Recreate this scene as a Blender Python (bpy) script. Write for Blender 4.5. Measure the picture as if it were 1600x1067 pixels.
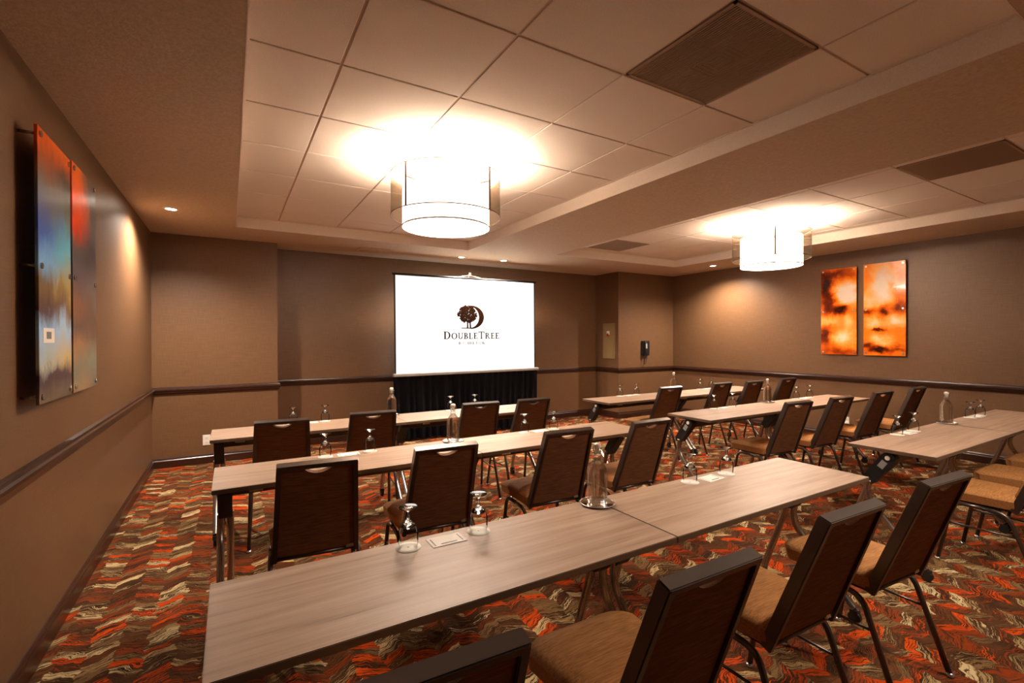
import bpy, bmesh, math, random
from mathutils import Vector, Matrix
random.seed(7)
for o in list(bpy.data.objects): bpy.data.objects.remove(o, do_unlink=True)
S = bpy.context.scene
COL = S.collection
pi = math.pi
# ------------------------------------------------------------------ camera
FPX, YAW, PITCH, ROLL, CAMH = 744.777, 0.5335, -0.0056, -0.0033, 1.4239
cd = bpy.data.cameras.new('camera'); cam = bpy.data.objects.new('camera', cd); COL.objects.link(cam)
cd.sensor_fit = 'HORIZONTAL'; cd.sensor_width = 36.0; cd.lens = FPX / 1600 * 36.0; cd.clip_start = 0.05
fw = Vector((math.sin(YAW) * math.cos(PITCH), math.cos(YAW) * math.cos(PITCH), math.sin(PITCH)))
rt = Vector((math.cos(YAW), -math.sin(YAW), 0)); up = rt.cross(fw)
r2 = rt * math.cos(ROLL) + up * math.sin(ROLL); u2 = up * math.cos(ROLL) - rt * math.sin(ROLL)
M = Matrix.Identity(4)
for i in range(3): M[i][0] = r2[i]; M[i][1] = u2[i]; M[i][2] = -fw[i]
M.translation = (0, 0, CAMH)
cam.matrix_world = M
S.camera = cam
# ------------------------------------------------------------------ world, exposure
w = bpy.data.worlds.new('world'); S.world = w; w.use_nodes = True
w.node_tree.nodes['Background'].inputs[0].default_value = (0.02, 0.016, 0.012, 1)
w.node_tree.nodes['Background'].inputs[1].default_value = 0.3
S.view_settings.view_transform = 'Standard'; S.view_settings.look = 'None'
S.view_settings.gamma = 1.0; S.view_settings.use_curve_mapping = False
S.view_settings.exposure = 1.66
LAMP_UP_W, LAMP_DRUM_E, LAMP_BOTTOM_E, DOWN_W = 80.0, 2.2, 16.5, 105.0
WARM = (1.0, 0.845, 0.70)
# ------------------------------------------------------------------ room dimensions (metres, camera stands at x=0, y=0)
XL, XR, YN, YK, YB = -0.749, 7.34, -1.5, 6.53, 6.944
BX = 0.50                 # right edge of the wall block beside the left wall
CX0, CY0 = 5.935, 6.33    # column in the far right corner
H, TZ = 2.611, 2.725      # soffit, tile plane
ZT = 0.737                # table height

# ------------------------------------------------------------------ node helpers
def mat(name, col=(.5, .5, .5), rough=.5, metal=0.0, spec=0.5):
    m = bpy.data.materials.new(name); m.use_nodes = True
    b = m.node_tree.nodes['Principled BSDF']
    b.inputs['Base Color'].default_value = (*col, 1); b.inputs['Roughness'].default_value = rough
    b.inputs['Metallic'].default_value = metal; b.inputs['Specular IOR Level'].default_value = spec
    return m
class G:
    """tiny node-graph builder"""
    def __init__(s, m):
        s.m = m; s.t = m.node_tree; s.n = s.t.nodes; s.b = s.n.get('Principled BSDF')
    def node(s, ty, **kw):
        n = s.n.new(ty)
        for k, v in kw.items(): setattr(n, k, v)
        return n
    def put(s, sock, v):
        if hasattr(v, 'is_output') or hasattr(v, 'links'): s.t.links.new(v, sock)
        elif isinstance(v, (tuple, list)):
            sock.default_value = tuple(v) + ((1,) if len(v) == 3 and len(sock.default_value) == 4 else ())
        else: sock.default_value = v
    def math(s, op, a, b=0.0, c=None, clamp=False):
        n = s.node('ShaderNodeMath', operation=op, use_clamp=clamp)
        s.put(n.inputs[0], a); s.put(n.inputs[1], b)
        if c is not None: s.put(n.inputs[2], c)
        return n.outputs[0]
    def obj(s):
        n = s.node('ShaderNodeTexCoord'); return n.outputs['Object']
    def sep(s, v):
        n = s.node('ShaderNodeSeparateXYZ'); s.put(n.inputs[0], v); return n.outputs
    def comb(s, x, y, z=0.0):
        n = s.node('ShaderNodeCombineXYZ'); s.put(n.inputs[0], x); s.put(n.inputs[1], y); s.put(n.inputs[2], z); return n.outputs[0]
    def noise(s, vec, scale=5, detail=3, rough=.5, dist=0):
        n = s.node('ShaderNodeTexNoise'); s.put(n.inputs['Vector'], vec); n.inputs['Scale'].default_value = scale
        n.inputs['Detail'].default_value = detail; n.inputs['Roughness'].default_value = rough; n.inputs['Distortion'].default_value = dist
        return n.outputs['Fac']
    def white(s, vec):
        n = s.node('ShaderNodeTexWhiteNoise'); s.put(n.inputs['Vector'], vec); return n.outputs['Value']
    def ramp(s, fac, stops, interp='LINEAR'):
        n = s.node('ShaderNodeValToRGB'); n.color_ramp.interpolation = interp
        e = n.color_ramp.elements
        while len(e) < len(stops): e.new(0.5)
        for el, (p, c) in zip(e, stops):
            el.position = p; el.color = (*c, 1) if len(c) == 3 else c
        s.put(n.inputs[0], fac); return n.outputs[0]
    def mix(s, fac, a, b, mode='MIX'):
        n = s.node('ShaderNodeMix', data_type='RGBA', blend_type=mode)
        s.put(n.inputs[0], fac); s.put(n.inputs[6], a); s.put(n.inputs[7], b); return n.outputs[2]
    def bump(s, h, strength=.2, dist=.01):
        n = s.node('ShaderNodeBump'); n.inputs['Strength'].default_value = strength; n.inputs['Distance'].default_value = dist
        s.put(n.inputs['Height'], h); s.t.links.new(n.outputs[0], s.b.inputs['Normal'])
    def base(s, c): s.put(s.b.inputs['Base Color'], c)
def srgb(r, g, b):
    f = lambda c: ((c / 255 + .055) / 1.055) ** 2.4 if c > 10 else c / 255 / 12.92
    return (f(r), f(g), f(b))

MT = {}
def wall_mat():
    m = mat('wall_vinyl', (.2, .14, .09), .42, 0, .4); g = G(m); o = g.obj(); x, y, z = g.sep(o)
    h = g.math('ADD', x, y)
    v = g.comb(g.math('MULTIPLY', h, 6), g.math('MULTIPLY', z, 160), 0)
    n = g.noise(v, 1.0, 3, .6)
    v2 = g.comb(g.math('MULTIPLY', h, 140), g.math('MULTIPLY', z, 10), 3)
    n2 = g.noise(v2, 1.0, 2, .5)
    f = g.math('ADD', g.math('MULTIPLY', n, .6), g.math('MULTIPLY', n2, .4))
    g.base(g.ramp(f, [(.3, srgb(96, 69, 46)), (.7, srgb(116, 85, 58))]))
    g.bump(f, .12, .002); return m
MT['wall'] = wall_mat()
def ceil_mat():
    m = mat('soffit_paint', (.5, .42, .33), .8, 0, .2); g = G(m)
    n = g.noise(g.obj(), 55, 4, .6); g.base(g.ramp(n, [(.3, srgb(184, 165, 143)), (.7, srgb(202, 184, 162))])); g.bump(n, .35, .006); return m
MT['soffit'] = ceil_mat()
def tile_mat():
    m = mat('ceiling_tile', (.6, .5, .4), .9, 0, .1); g = G(m)
    n = g.noise(g.obj(), 160, 3, .7); g.base(g.ramp(n, [(.3, srgb(212, 198, 184)), (.65, srgb(226, 213, 201))])); g.bump(n, .25, .003); return m
MT['tile'] = tile_mat()
MT['grid'] = mat('grid_metal', srgb(196, 172, 150), .6)
MT['wood_dark'] = mat('espresso_wood', srgb(50, 27, 17), .28, 0, .5)
def wood_dark():
    g = G(MT['wood_dark']); x, y, z = g.sep(g.obj())
    n = g.noise(g.comb(g.math('MULTIPLY', g.math('ADD', x, y), 3), g.math('MULTIPLY', z, 90), 0), 1, 3)
    g.base(g.ramp(n, [(.3, srgb(42, 22, 14)), (.7, srgb(60, 33, 21))]))
wood_dark()
def carpet():
    m = mat('carpet', (.2, .1, .05), .95, 0, .05); g = G(m); o = g.obj()
    nz = g.node('ShaderNodeTexNoise'); nz.inputs['Scale'].default_value = 17; nz.inputs['Detail'].default_value = 5
    g.put(nz.inputs['Vector'], o)
    dn = g.sep(nz.outputs['Color'])
    x, y, z = g.sep(o)
    x = g.math('ADD', x, g.math('MULTIPLY', g.math('SUBTRACT', dn[0], .5), .09))
    y = g.math('ADD', y, g.math('MULTIPLY', g.math('SUBTRACT', dn[1], .5), .034))
    W = .115
    u = g.math('DIVIDE', x, W); col = g.math('FLOOR', u)
    tri = g.math('PINGPONG', u, 1.0)
    s = g.math('ADD', y, g.math('MULTIPLY', tri, .06))
    s = g.math('ADD', s, g.math('MULTIPLY', g.math('SUBTRACT', g.noise(o, 7, 2, .5), .5), .07))
    off = g.white(g.comb(col, 3.3, 1))
    rowf = g.math('ADD', g.math('DIVIDE', s, .050), off)
    row = g.math('FLOOR', rowf)
    rnd = g.white(g.comb(col, row, 5)); rnd2 = g.white(g.comb(col, row, 9))
    pal = g.ramp(rnd, [(0, srgb(184, 66, 18)), (.12, srgb(128, 58, 28)), (.28, srgb(196, 172, 126)), (.42, srgb(120, 92, 58)), (.58, srgb(98, 58, 32)), (.72, srgb(160, 132, 88)), (.84, srgb(132, 54, 22)), (.92, srgb(194, 72, 18))], 'CONSTANT')
    # woven strokes inside each block
    st = g.noise(g.comb(g.math('MULTIPLY', x, 11), g.math('MULTIPLY', s, 190), g.math('MULTIPLY', rnd2, 7)), 1, 2, .6, .3)
    fill = g.math('ADD', .36, g.math('MULTIPLY', rnd2, .16))
    mask = g.math('MULTIPLY', g.math('SUBTRACT', st, g.math('SUBTRACT', .92, fill)), 14, clamp=True)
    dark = g.ramp(g.noise(o, 7, 2), [(.35, srgb(54, 34, 21)), (.65, srgb(78, 52, 32))])
    c = g.mix(mask, dark, pal)
    # broad flecks that break the blocks up
    fl = g.noise(g.comb(g.math('MULTIPLY', x, 16), g.math('MULTIPLY', s, 60), 4), 1, 3, .6)
    c = g.mix(g.math('MULTIPLY', g.math('SUBTRACT', fl, .60), 9, clamp=True), c, srgb(58, 36, 23))
    c = g.mix(g.math('MULTIPLY', g.math('SUBTRACT', .33, fl), 9, clamp=True), c, srgb(160, 60, 22))
    pile = g.noise(o, 420, 2, .6)
    c = g.mix(.35, c, g.mix(1.0, c, g.ramp(pile, [(.3, (.45, .45, .45)), (.7, (1.3, 1.3, 1.3))]), 'MULTIPLY'))
    g.base(c); g.bump(g.math('ADD', pile, mask), .35, .004); return m
MT['carpet'] = carpet()
def laminate():
    m = mat('table_laminate', (.4, .3, .22), .46, 0, .35); g = G(m); x, y, z = g.sep(g.obj())
    oi = g.node('ShaderNodeObjectInfo').outputs['Random']
    k = g.math('MULTIPLY', oi, 40)
    n1 = g.noise(g.comb(g.math('MULTIPLY', x, 1.6), g.math('MULTIPLY', y, 34), k), 1, 4, .6, .35)
    n2 = g.noise(g.comb(g.math('MULTIPLY', x, 6), g.math('MULTIPLY', y, 230), k), 1, 2, .5)
    f = g.math('ADD', g.math('MULTIPLY', n1, .75), g.math('MULTIPLY', n2, .25))
    g.base(g.ramp(f, [(.28, srgb(122, 98, 80)), (.46, srgb(154, 128, 108)), (.60, srgb(166, 141, 121)), (.75, srgb(180, 156, 136))])); return m
MT['laminate'] = laminate()
MT['edge'] = mat('table_edge_band', srgb(96, 76, 58), .45)  # edge band brown, darkened to carry the shade on the edge
def fabric(name, a, b):
    m = mat(name, a, .75, 0, .25); g = G(m); x, y, z = g.sep(g.obj())
    n = g.noise(g.comb(g.math('MULTIPLY', x, 14), g.math('MULTIPLY', y, 190), g.math('MULTIPLY', z, 190)), 1, 3, .6, .2)
    g.base(g.ramp(n, [(.32, a), (.68, b)])); g.bump(n, .25, .002); return m
MT['seat'] = fabric('seat_fabric', srgb(150, 98, 52), srgb(194, 136, 80))
MT['back'] = fabric('back_fabric', srgb(100, 63, 38), srgb(132, 88, 56))
MT['frame'] = mat('bronze_frame', srgb(98, 88, 82), .34, .85)
MT['chrome'] = mat('silver_tube', srgb(176, 170, 164), .22, .95)
MT['glide'] = mat('glide_steel', srgb(200, 198, 194), .25, .9)
MT['black'] = mat('black_plastic', (.008, .008, .009), .45)
MT['beam'] = mat('beam_steel', srgb(74, 64, 54), .4, .5)
MT['grey'] = mat('grey_cap', srgb(150, 148, 146), .4)
MT['white'] = mat('white_plastic', srgb(232, 226, 214), .4)
MT['paper'] = mat('white_paper', srgb(232, 228, 220), .8)
MT['ink'] = mat('black_ink', (.01, .01, .012), .5)
MT['greyink'] = mat('grey_ink', srgb(110, 110, 115), .6)
MT['mirror'] = mat('polished_steel', srgb(205, 200, 192), .08, 1.0)
MT['brass'] = mat('satin_nickel', srgb(190, 180, 165), .3, .9)
MT['drape'] = mat('black_velvet', (.0035, .0035, .005), .9, 0, .1)
MT['cabinet'] = mat('cabinet_cream', srgb(140, 116, 78), .5)
MT['red'] = mat('red_plastic', srgb(170, 30, 22), .4)
MT['bracket'] = mat('lamp_strap', srgb(96, 70, 54), .4, .4)
MT['vent'] = mat('vent_metal', srgb(152, 124, 98), .55)
MT['ventdark'] = mat('vent_dark', srgb(104, 80, 60), .8)
def glass(name, ior, col=(1, 1, 1)):
    m = bpy.data.materials.new(name); m.use_nodes = True; t = m.node_tree; t.nodes.clear()
    o = t.nodes.new('ShaderNodeOutputMaterial'); gl = t.nodes.new('ShaderNodeBsdfGlass'); gl.inputs['IOR'].default_value = ior
    gl.inputs['Roughness'].default_value = 0.0; gl.inputs['Color'].default_value = (*col, 1)
    t.links.new(gl.outputs[0], o.inputs[0]); return m
def thin_glass(name, tint=(.96, .97, .96), blend=.25, gain=1.0):
    m = bpy.data.materials.new(name); m.use_nodes = True; t = m.node_tree; t.nodes.clear()
    o = t.nodes.new('ShaderNodeOutputMaterial'); mx = t.nodes.new('ShaderNodeMixShader')
    tr = t.nodes.new('ShaderNodeBsdfTransparent'); tr.inputs[0].default_value = (*tint, 1)
    gs = t.nodes.new('ShaderNodeBsdfGlossy'); gs.inputs['Roughness'].default_value = .03
    lw = t.nodes.new('ShaderNodeLayerWeight'); lw.inputs[0].default_value = blend
    t.links.new(lw.outputs['Fresnel'], mx.inputs[0]); t.links.new(tr.outputs[0], mx.inputs[1]); t.links.new(gs.outputs[0], mx.inputs[2])
    t.links.new(mx.outputs[0], o.inputs[0]); return m
MT['glass'] = glass('clear_glass', 1.45)
MT['water'] = glass('water_in_glass', 1.36, (.97, .98, .97))
MT['thick'] = thin_glass('thick_clear_glass', (.985, .985, .98), .36)
def soften(m, f):   # part of the light passes straight through
    t = m.node_tree; gl = next(n for n in t.nodes if n.type == 'BSDF_GLASS'); o = next(n for n in t.nodes if n.type == 'OUTPUT_MATERIAL')
    mx = t.nodes.new('ShaderNodeMixShader'); tr = t.nodes.new('ShaderNodeBsdfTransparent'); mx.inputs[0].default_value = f
    t.links.new(gl.outputs[0], mx.inputs[1]); t.links.new(tr.outputs[0], mx.inputs[2]); t.links.new(mx.outputs[0], o.inputs[0])
soften(MT['water'], .45); soften(MT['glass'], .35)
MT['thin'] = thin_glass('thin_clear_glass', (.97, .975, .97), .13)
def emit(name, col, e, base=(.8, .8, .8)):
    m = mat(name, base, .6); b = m.node_tree.nodes['Principled BSDF']
    b.inputs['Emission Color'].default_value = (*col, 1); b.inputs['Emission Strength'].default_value = e; return m
MT['drum'] = emit('lit_drum_shade', (1, .84, .69), LAMP_DRUM_E)
MT['diffuser'] = emit('lit_diffuser', (1, .84, .69), LAMP_BOTTOM_E)
MT['led'] = emit('downlight_lens', (1, .88, .7), 30)
MT['screen'] = emit('lit_screen', (1, .985, .96), .31, (.4, .4, .4))  # emission stands in for projector light falling on the fabric
def sheer():
    m = bpy.data.materials.new('sheer_shade'); m.use_nodes = True; t = m.node_tree; t.nodes.clear()
    o = t.nodes.new('ShaderNodeOutputMaterial'); mx = t.nodes.new('ShaderNodeMixShader')
    tr = t.nodes.new('ShaderNodeBsdfTransparent'); tr.inputs[0].default_value = (.92, .86, .78, 1)
    di = t.nodes.new('ShaderNodeBsdfDiffuse'); di.inputs[0].default_value = (.07, .05, .034, 1)
    lw = t.nodes.new('ShaderNodeLayerWeight'); lw.inputs[0].default_value = .5
    mr = t.nodes.new('ShaderNodeMapRange'); mr.inputs[3].default_value = .18; mr.inputs[4].default_value = .62
    t.links.new(lw.outputs['Facing'], mr.inputs[0]); t.links.new(mr.outputs[0], mx.inputs[0])
    t.links.new(tr.outputs[0], mx.inputs[1]); t.links.new(di.outputs[0], mx.inputs[2]); t.links.new(mx.outputs[0], o.inputs[0]); return m
MT['sheer'] = sheer()

# ------------------------------------------------------------------ mesh helpers
def add_box(bm, c, s, rot=None, mi=0):
    r = bmesh.ops.create_cube(bm, size=1.0)
    for v in r['verts']:
        p = Vector((v.co.x * s[0], v.co.y * s[1], v.co.z * s[2]))
        if rot: p = rot @ p
        v.co = p + Vector(c)
    for f in {f for v in r['verts'] for f in v.link_faces}: f.material_index = mi
    return r['verts']
def boxbm(*bs):
    bm = bmesh.new()
    for (x0, x1, y0, y1, z0, z1) in bs: add_box(bm, ((x0 + x1) / 2, (y0 + y1) / 2, (z0 + z1) / 2), (x1 - x0, y1 - y0, z1 - z0))
    return bm
def bevel(bm, w, seg=2):
    bmesh.ops.bevel(bm, geom=bm.edges[:], offset=w, segments=seg, profile=.6, affect='EDGES', clamp_overlap=True); return bm
def smooth_path(pts, n=6):
    P = [Vector(p) for p in pts]
    if len(P) < 3: return P
    out = []
    for i in range(len(P) - 1):
        a = P[max(i - 1, 0)]; b = P[i]; c = P[i + 1]; d = P[min(i + 2, len(P) - 1)]
        for k in range(n):
            t = k / n
            out.append(.5 * ((2 * b) + (c - a) * t + (2 * a - 5 * b + 4 * c - d) * t * t + (3 * b - a - 3 * c + d) * t ** 3))
    out.append(P[-1]); return out
def fillet(pts, r, n=5):
    P = [Vector(p) for p in pts]; out = [P[0]]
    for i in range(1, len(P) - 1):
        a = (P[i - 1] - P[i]); b = (P[i + 1] - P[i]); rr = min(r, a.length * .48, b.length * .48)
        p0 = P[i] + a.normalized() * rr; p1 = P[i] + b.normalized() * rr
        for k in range(n + 1):
            t = k / n; out.append(p0 * (1 - t) ** 2 + P[i] * 2 * t * (1 - t) + p1 * t * t)
    out.append(P[-1]); return out
def add_tube(bm, pts, r=.01, seg=10, prof=None, upv=None, mi=0):
    """sweep a circle (or prof: list of (a,b)) along pts"""
    P = [Vector(p) for p in pts]; rings = []
    prof = prof or [(r * math.cos(2 * pi * k / seg), r * math.sin(2 * pi * k / seg)) for k in range(seg)]
    nrm = None
    for i, p in enumerate(P):
        t = (P[min(i + 1, len(P) - 1)] - P[max(i - 1, 0)]).normalized()
        if nrm is None:
            ref = Vector(upv) if upv else (Vector((0, 0, 1)) if abs(t.z) < .9 else Vector((1, 0, 0)))
            nrm = (ref - t * ref.dot(t)).normalized()
        else: nrm = (nrm - t * nrm.dot(t)).normalized()
        bn = t.cross(nrm)
        rings.append([bm.verts.new(p + nrm * a + bn * b) for a, b in prof])
    n = len(prof)
    for i in range(len(rings) - 1):
        for k in range(n):
            f = bm.faces.new((rings[i][k], rings[i][(k + 1) % n], rings[i + 1][(k + 1) % n], rings[i + 1][k])); f.material_index = mi; f.smooth = n > 4
    for ring in (rings[0][::-1], rings[-1]):
        f = bm.faces.new(ring); f.material_index = mi
    return bm
def add_lathe(bm, prof, seg=24, c=(0, 0, 0), mi=0, cap0=False, cap1=False):
    rings = []
    for (r, z) in prof:
        if r < 1e-5: rings.append([bm.verts.new((c[0], c[1], c[2] + z))])
        else: rings.append([bm.verts.new((c[0] + r * math.cos(2 * pi * k / seg), c[1] + r * math.sin(2 * pi * k / seg), c[2] + z)) for k in range(seg)])
    for a, b in zip(rings, rings[1:]):
        for k in range(seg):
            k2 = (k + 1) % seg
            if len(a) == 1 and len(b) == 1: continue
            vs = [a[0], b[k2], b[k]] if len(a) == 1 else [a[k], a[k2], b[0]] if len(b) == 1 else [a[k], a[k2], b[k2], b[k]]
            f = bm.faces.new(vs); f.smooth = True; f.material_index = mi
    if cap0 and len(rings[0]) > 1: bm.faces.new(rings[0][::-1]).material_index = mi
    if cap1 and len(rings[-1]) > 1: bm.faces.new(rings[-1]).material_index = mi
    return bm
def mesh(name, bm, *ms):
    bmesh.ops.recalc_face_normals(bm, faces=bm.faces[:])
    me = bpy.data.meshes.new(name); bm.to_mesh(me); bm.free()
    for m in ms: me.materials.append(MT[m] if isinstance(m, str) else m)
    return me
def obj(name, me, parent=None, loc=None):
    o = bpy.data.objects.new(name, me); COL.objects.link(o)
    if parent: o.parent = parent
    if loc is not None: o.location = loc
    return o
def part(name, bm, m, parent, loc=None, label=None):
    ms = m if isinstance(m, (tuple, list)) else (m,)
    o = obj(name, mesh(name, bm, *ms), parent, loc)
    if label: o['label'] = label
    return o
def tag(o, label, cat, group=None):
    o['label'] = label; o['category'] = cat
    if group: o['group'] = group
    return o
def thing(name, label, cat, loc=(0, 0, 0), rz=0.0, group=None):
    o = bpy.data.objects.new(name, None); COL.objects.link(o); o.location = loc; o.rotation_euler = (0, 0, rz)
    o.empty_display_size = .1
    return tag(o, label, cat, group)
def struct(name, bm, m, label=None, cat=None):
    ms = m if isinstance(m, (tuple, list)) else (m,)
    o = obj(name, mesh(name, bm, *ms)); o['kind'] = 'structure'
    if label: o['label'] = label
    if cat: o['category'] = cat
    return o
def copy_tree(o, parent=None):
    c = o.copy(); COL.objects.link(c)
    if parent: c.parent = parent
    for ch in list(o.children): copy_tree(ch, c)
    return c
def place(proto, used, loc, rz, label, group=None):
    """first call moves the prototype itself, later calls copy it with its parts"""
    o = proto if not used else copy_tree(proto)
    used.append(1); o.location = loc; o.rotation_euler = (0, 0, rz); o['label'] = label
    if group: o['group'] = group
    return o

# ------------------------------------------------------------------ room shell
struct('floor', boxbm((XL - .1, XR + .1, YN - .1, YB + .1, -.1, 0)), 'carpet', 'patterned carpet in rust orange, cream and dark brown strokes', 'carpet')
struct('wall_left', boxbm((XL - .1, XL, YN, YB, 0, TZ + .1)), 'wall', 'brown textured vinyl wall with the blue and orange glass art', 'wall')
struct('wall_right', boxbm((XR, XR + .1, YN, YB, 0, TZ + .1)), 'wall', 'taupe textured vinyl wall with the fiery orange art', 'wall')
struct('wall_back', boxbm((XL - .1, XR + .1, YB, YB + .1, 0, TZ + .1)), 'wall', 'brown end wall behind the projection screen', 'wall')
struct('wall_block', boxbm((XL, BX, YK, YB, 0, H)), 'wall', 'boxed-out brown wall section with the white outlet', 'wall')
struct('wall_column', boxbm((CX0, XR, CY0, YB, 0, H)), 'wall', 'brown corner column carrying the black wall phone', 'wall')
struct('wall_near', boxbm((XL - .1, XR + .1, YN - .1, YN, 0, TZ + .1)), 'wall', 'brown wall behind the viewer', 'wall')
# chair rail and baseboard profiles swept along the walls
RAILP = [(-.0, .0), (.012, .0), (.014, .016), (.024, .022), (.026, .036), (.034, .044), (.034, .058), (.024, .066), (.020, .080), (.0, .086)]
BASEP = [(0, 0), (.018, 0), (.018, .078), (.012, .086), (.012, .098), (.006, .110), (0, .110)]
def run(bm, a, b, inward, prof, z0, ea=0.0, eb=0.0):
    """straight moulding from a to b; ea/eb mitre the ends (+1 outside corner, -1 inside corner)"""
    a = Vector((*a, 0)); b = Vector((*b, 0)); d = (b - a).normalized(); n = Vector((*inward, 0))
    R = []
    for base, e, s in ((a, ea, -1), (b, eb, 1)):
        R.append([bm.verts.new(base + n * px + d * (s * e * px) + Vector((0, 0, z0 + pz))) for px, pz in prof])
    for k in range(len(prof)):
        k2 = (k + 1) % len(prof); bm.faces.new((R[0][k], R[0][k2], R[1][k2], R[1][k]))
    bm.faces.new(R[0][::-1]); bm.faces.new(R[1])
segs = {'left': [((XL, YN), (XL, YK), (1, 0), -1, -1)],
        'block': [((XL, YK), (BX, YK), (0, -1), -1, 1), ((BX, YK), (BX, YB), (1, 0), 1, -1)],
        'back': [((BX, YB), (CX0, YB), (0, -1), -1, -1)],
        'column': [((CX0, YB), (CX0, CY0), (-1, 0), -1, 1), ((CX0, CY0), (XR, CY0), (0, -1), 1, -1)],
        'right': [((XR, CY0), (XR, YN), (-1, 0), -1, -1)]}
for i, (k, sg) in enumerate(segs.items()):
    bm = bmesh.new()
    for a, b, n, ea, eb in sg: run(bm, a, b, n, RAILP, .812, ea, eb)
    struct('trim_%d' % (i + 1), bm, 'wood_dark', 'dark espresso chair rail moulding along the %s wall' % k, 'chair rail')
    bm = bmesh.new()
    for a, b, n, ea, eb in sg: run(bm, a, b, n, BASEP, 0, ea, eb)
    struct('baseboard_' + k, bm, 'wood_dark', 'dark espresso baseboard along the foot of the %s wall' % k, 'baseboard')
# ceiling: soffits round two trays, lay-in tiles above
T1 = (.06, 2.75, .565, 5.80); T2 = (3.95, 6.40, .565, 5.48)
ceiling = struct('ceiling', boxbm(
    (XL, T1[0], YN, YB, H, TZ + .06), (T1[1], T2[0], YN, YB, H, TZ + .06), (T2[1], XR, YN, YB, H, TZ + .06),
    (T1[0], T1[1], T1[3], YB, H, TZ + .06), (T1[0], T1[1], YN, T1[2], H, TZ + .06),
    (T2[0], T2[1], T2[3], YB, H, TZ + .06), (T2[0], T2[1], YN, T2[2], H, TZ + .06),
    (XL, XR, YN, YB, TZ + .06, TZ + .1)), 'soffit', 'beige painted soffit ceiling with two recessed trays of square tiles', 'ceiling')
tile_cache = {}
def tile_mesh(wx, wy):
    k = (round(wx, 3), round(wy, 3))
    if k not in tile_cache:
        bm = bmesh.new(); add_box(bm, (0, 0, .010), (wx, wy, .020))
        bevel(bm, .0025, 1); tile_cache[k] = mesh('ceiling_tile', bm, 'tile')
    return tile_cache[k]
def tray(T, xs, ys, skip):
    xs = [T[0]] + [x for x in xs if T[0] + .02 < x < T[1] - .02] + [T[1]]
    ys = [T[2]] + [y for y in ys if T[2] + .02 < y < T[3] - .02] + [T[3]]
    g = .0058
    for i in range(len(xs) - 1):
        for j in range(len(ys) - 1):
            if any(abs((xs[i] + xs[i + 1]) / 2 - a) < .1 and abs((ys[j] + ys[j + 1]) / 2 - b) < .1 for a, b in skip): continue
            x0 = xs[i] + (g if i else .002); x1 = xs[i + 1] - (g if i < len(xs) - 2 else .002)
            y0 = ys[j] + (g if j else .002); y1 = ys[j + 1] - (g if j < len(ys) - 2 else .002)
            obj('ceiling_tile', tile_mesh(x1 - x0, y1 - y0), ceiling, ((x0 + x1) / 2, (y0 + y1) / 2, TZ))
    for x in xs[1:-1]: part('grid_bar', boxbm((x - .012, x + .012, T[2], T[3], TZ + .006, TZ + .016)), 'grid', ceiling)
    for j in range(1, len(ys) - 1): part('grid_bar', boxbm((T[0], T[1], ys[j] - .012, ys[j] + .012, TZ + .0065, TZ + .0165)), 'grid', ceiling)
gx1 = [.46 + .61 * k for k in range(5)]; gy1 = [.53 + .61 * k for k in range(10)]
gx2 = [4.40 + .61 * k for k in range(4)]; gy2 = [.44 + .61 * k for k in range(10)]
tray(T1, gx1, gy1, [(1.985, 1.445)])
tray(T2, gx2, gy2, [(4.705, 1.355), (4.705, 5.015)])
for T in (T1, T2):   # lighter painted fascia boards
    for b in ((T[0] - .002, T[0] + .004, T[2], T[3]), (T[1] - .004, T[1] + .002, T[2], T[3]), (T[0], T[1], T[3] - .004, T[3] + .002), (T[0], T[1], T[2] - .002, T[2] + .004)):
        part('fascia', boxbm((*b, H - .001, TZ - .0035)), 'tile', ceiling)
# angle moulding where the tiles meet the fascia
for T in (T1, T2):
    for b in ((T[0], T[0] + .02, T[2], T[3]), (T[1] - .02, T[1], T[2], T[3]), (T[0], T[1], T[3] - .02, T[3]), (T[0], T[1], T[2], T[2] + .02)):
        part('wall_angle', boxbm((*b, TZ - .003, TZ - .0005)), 'tile', ceiling)

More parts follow.
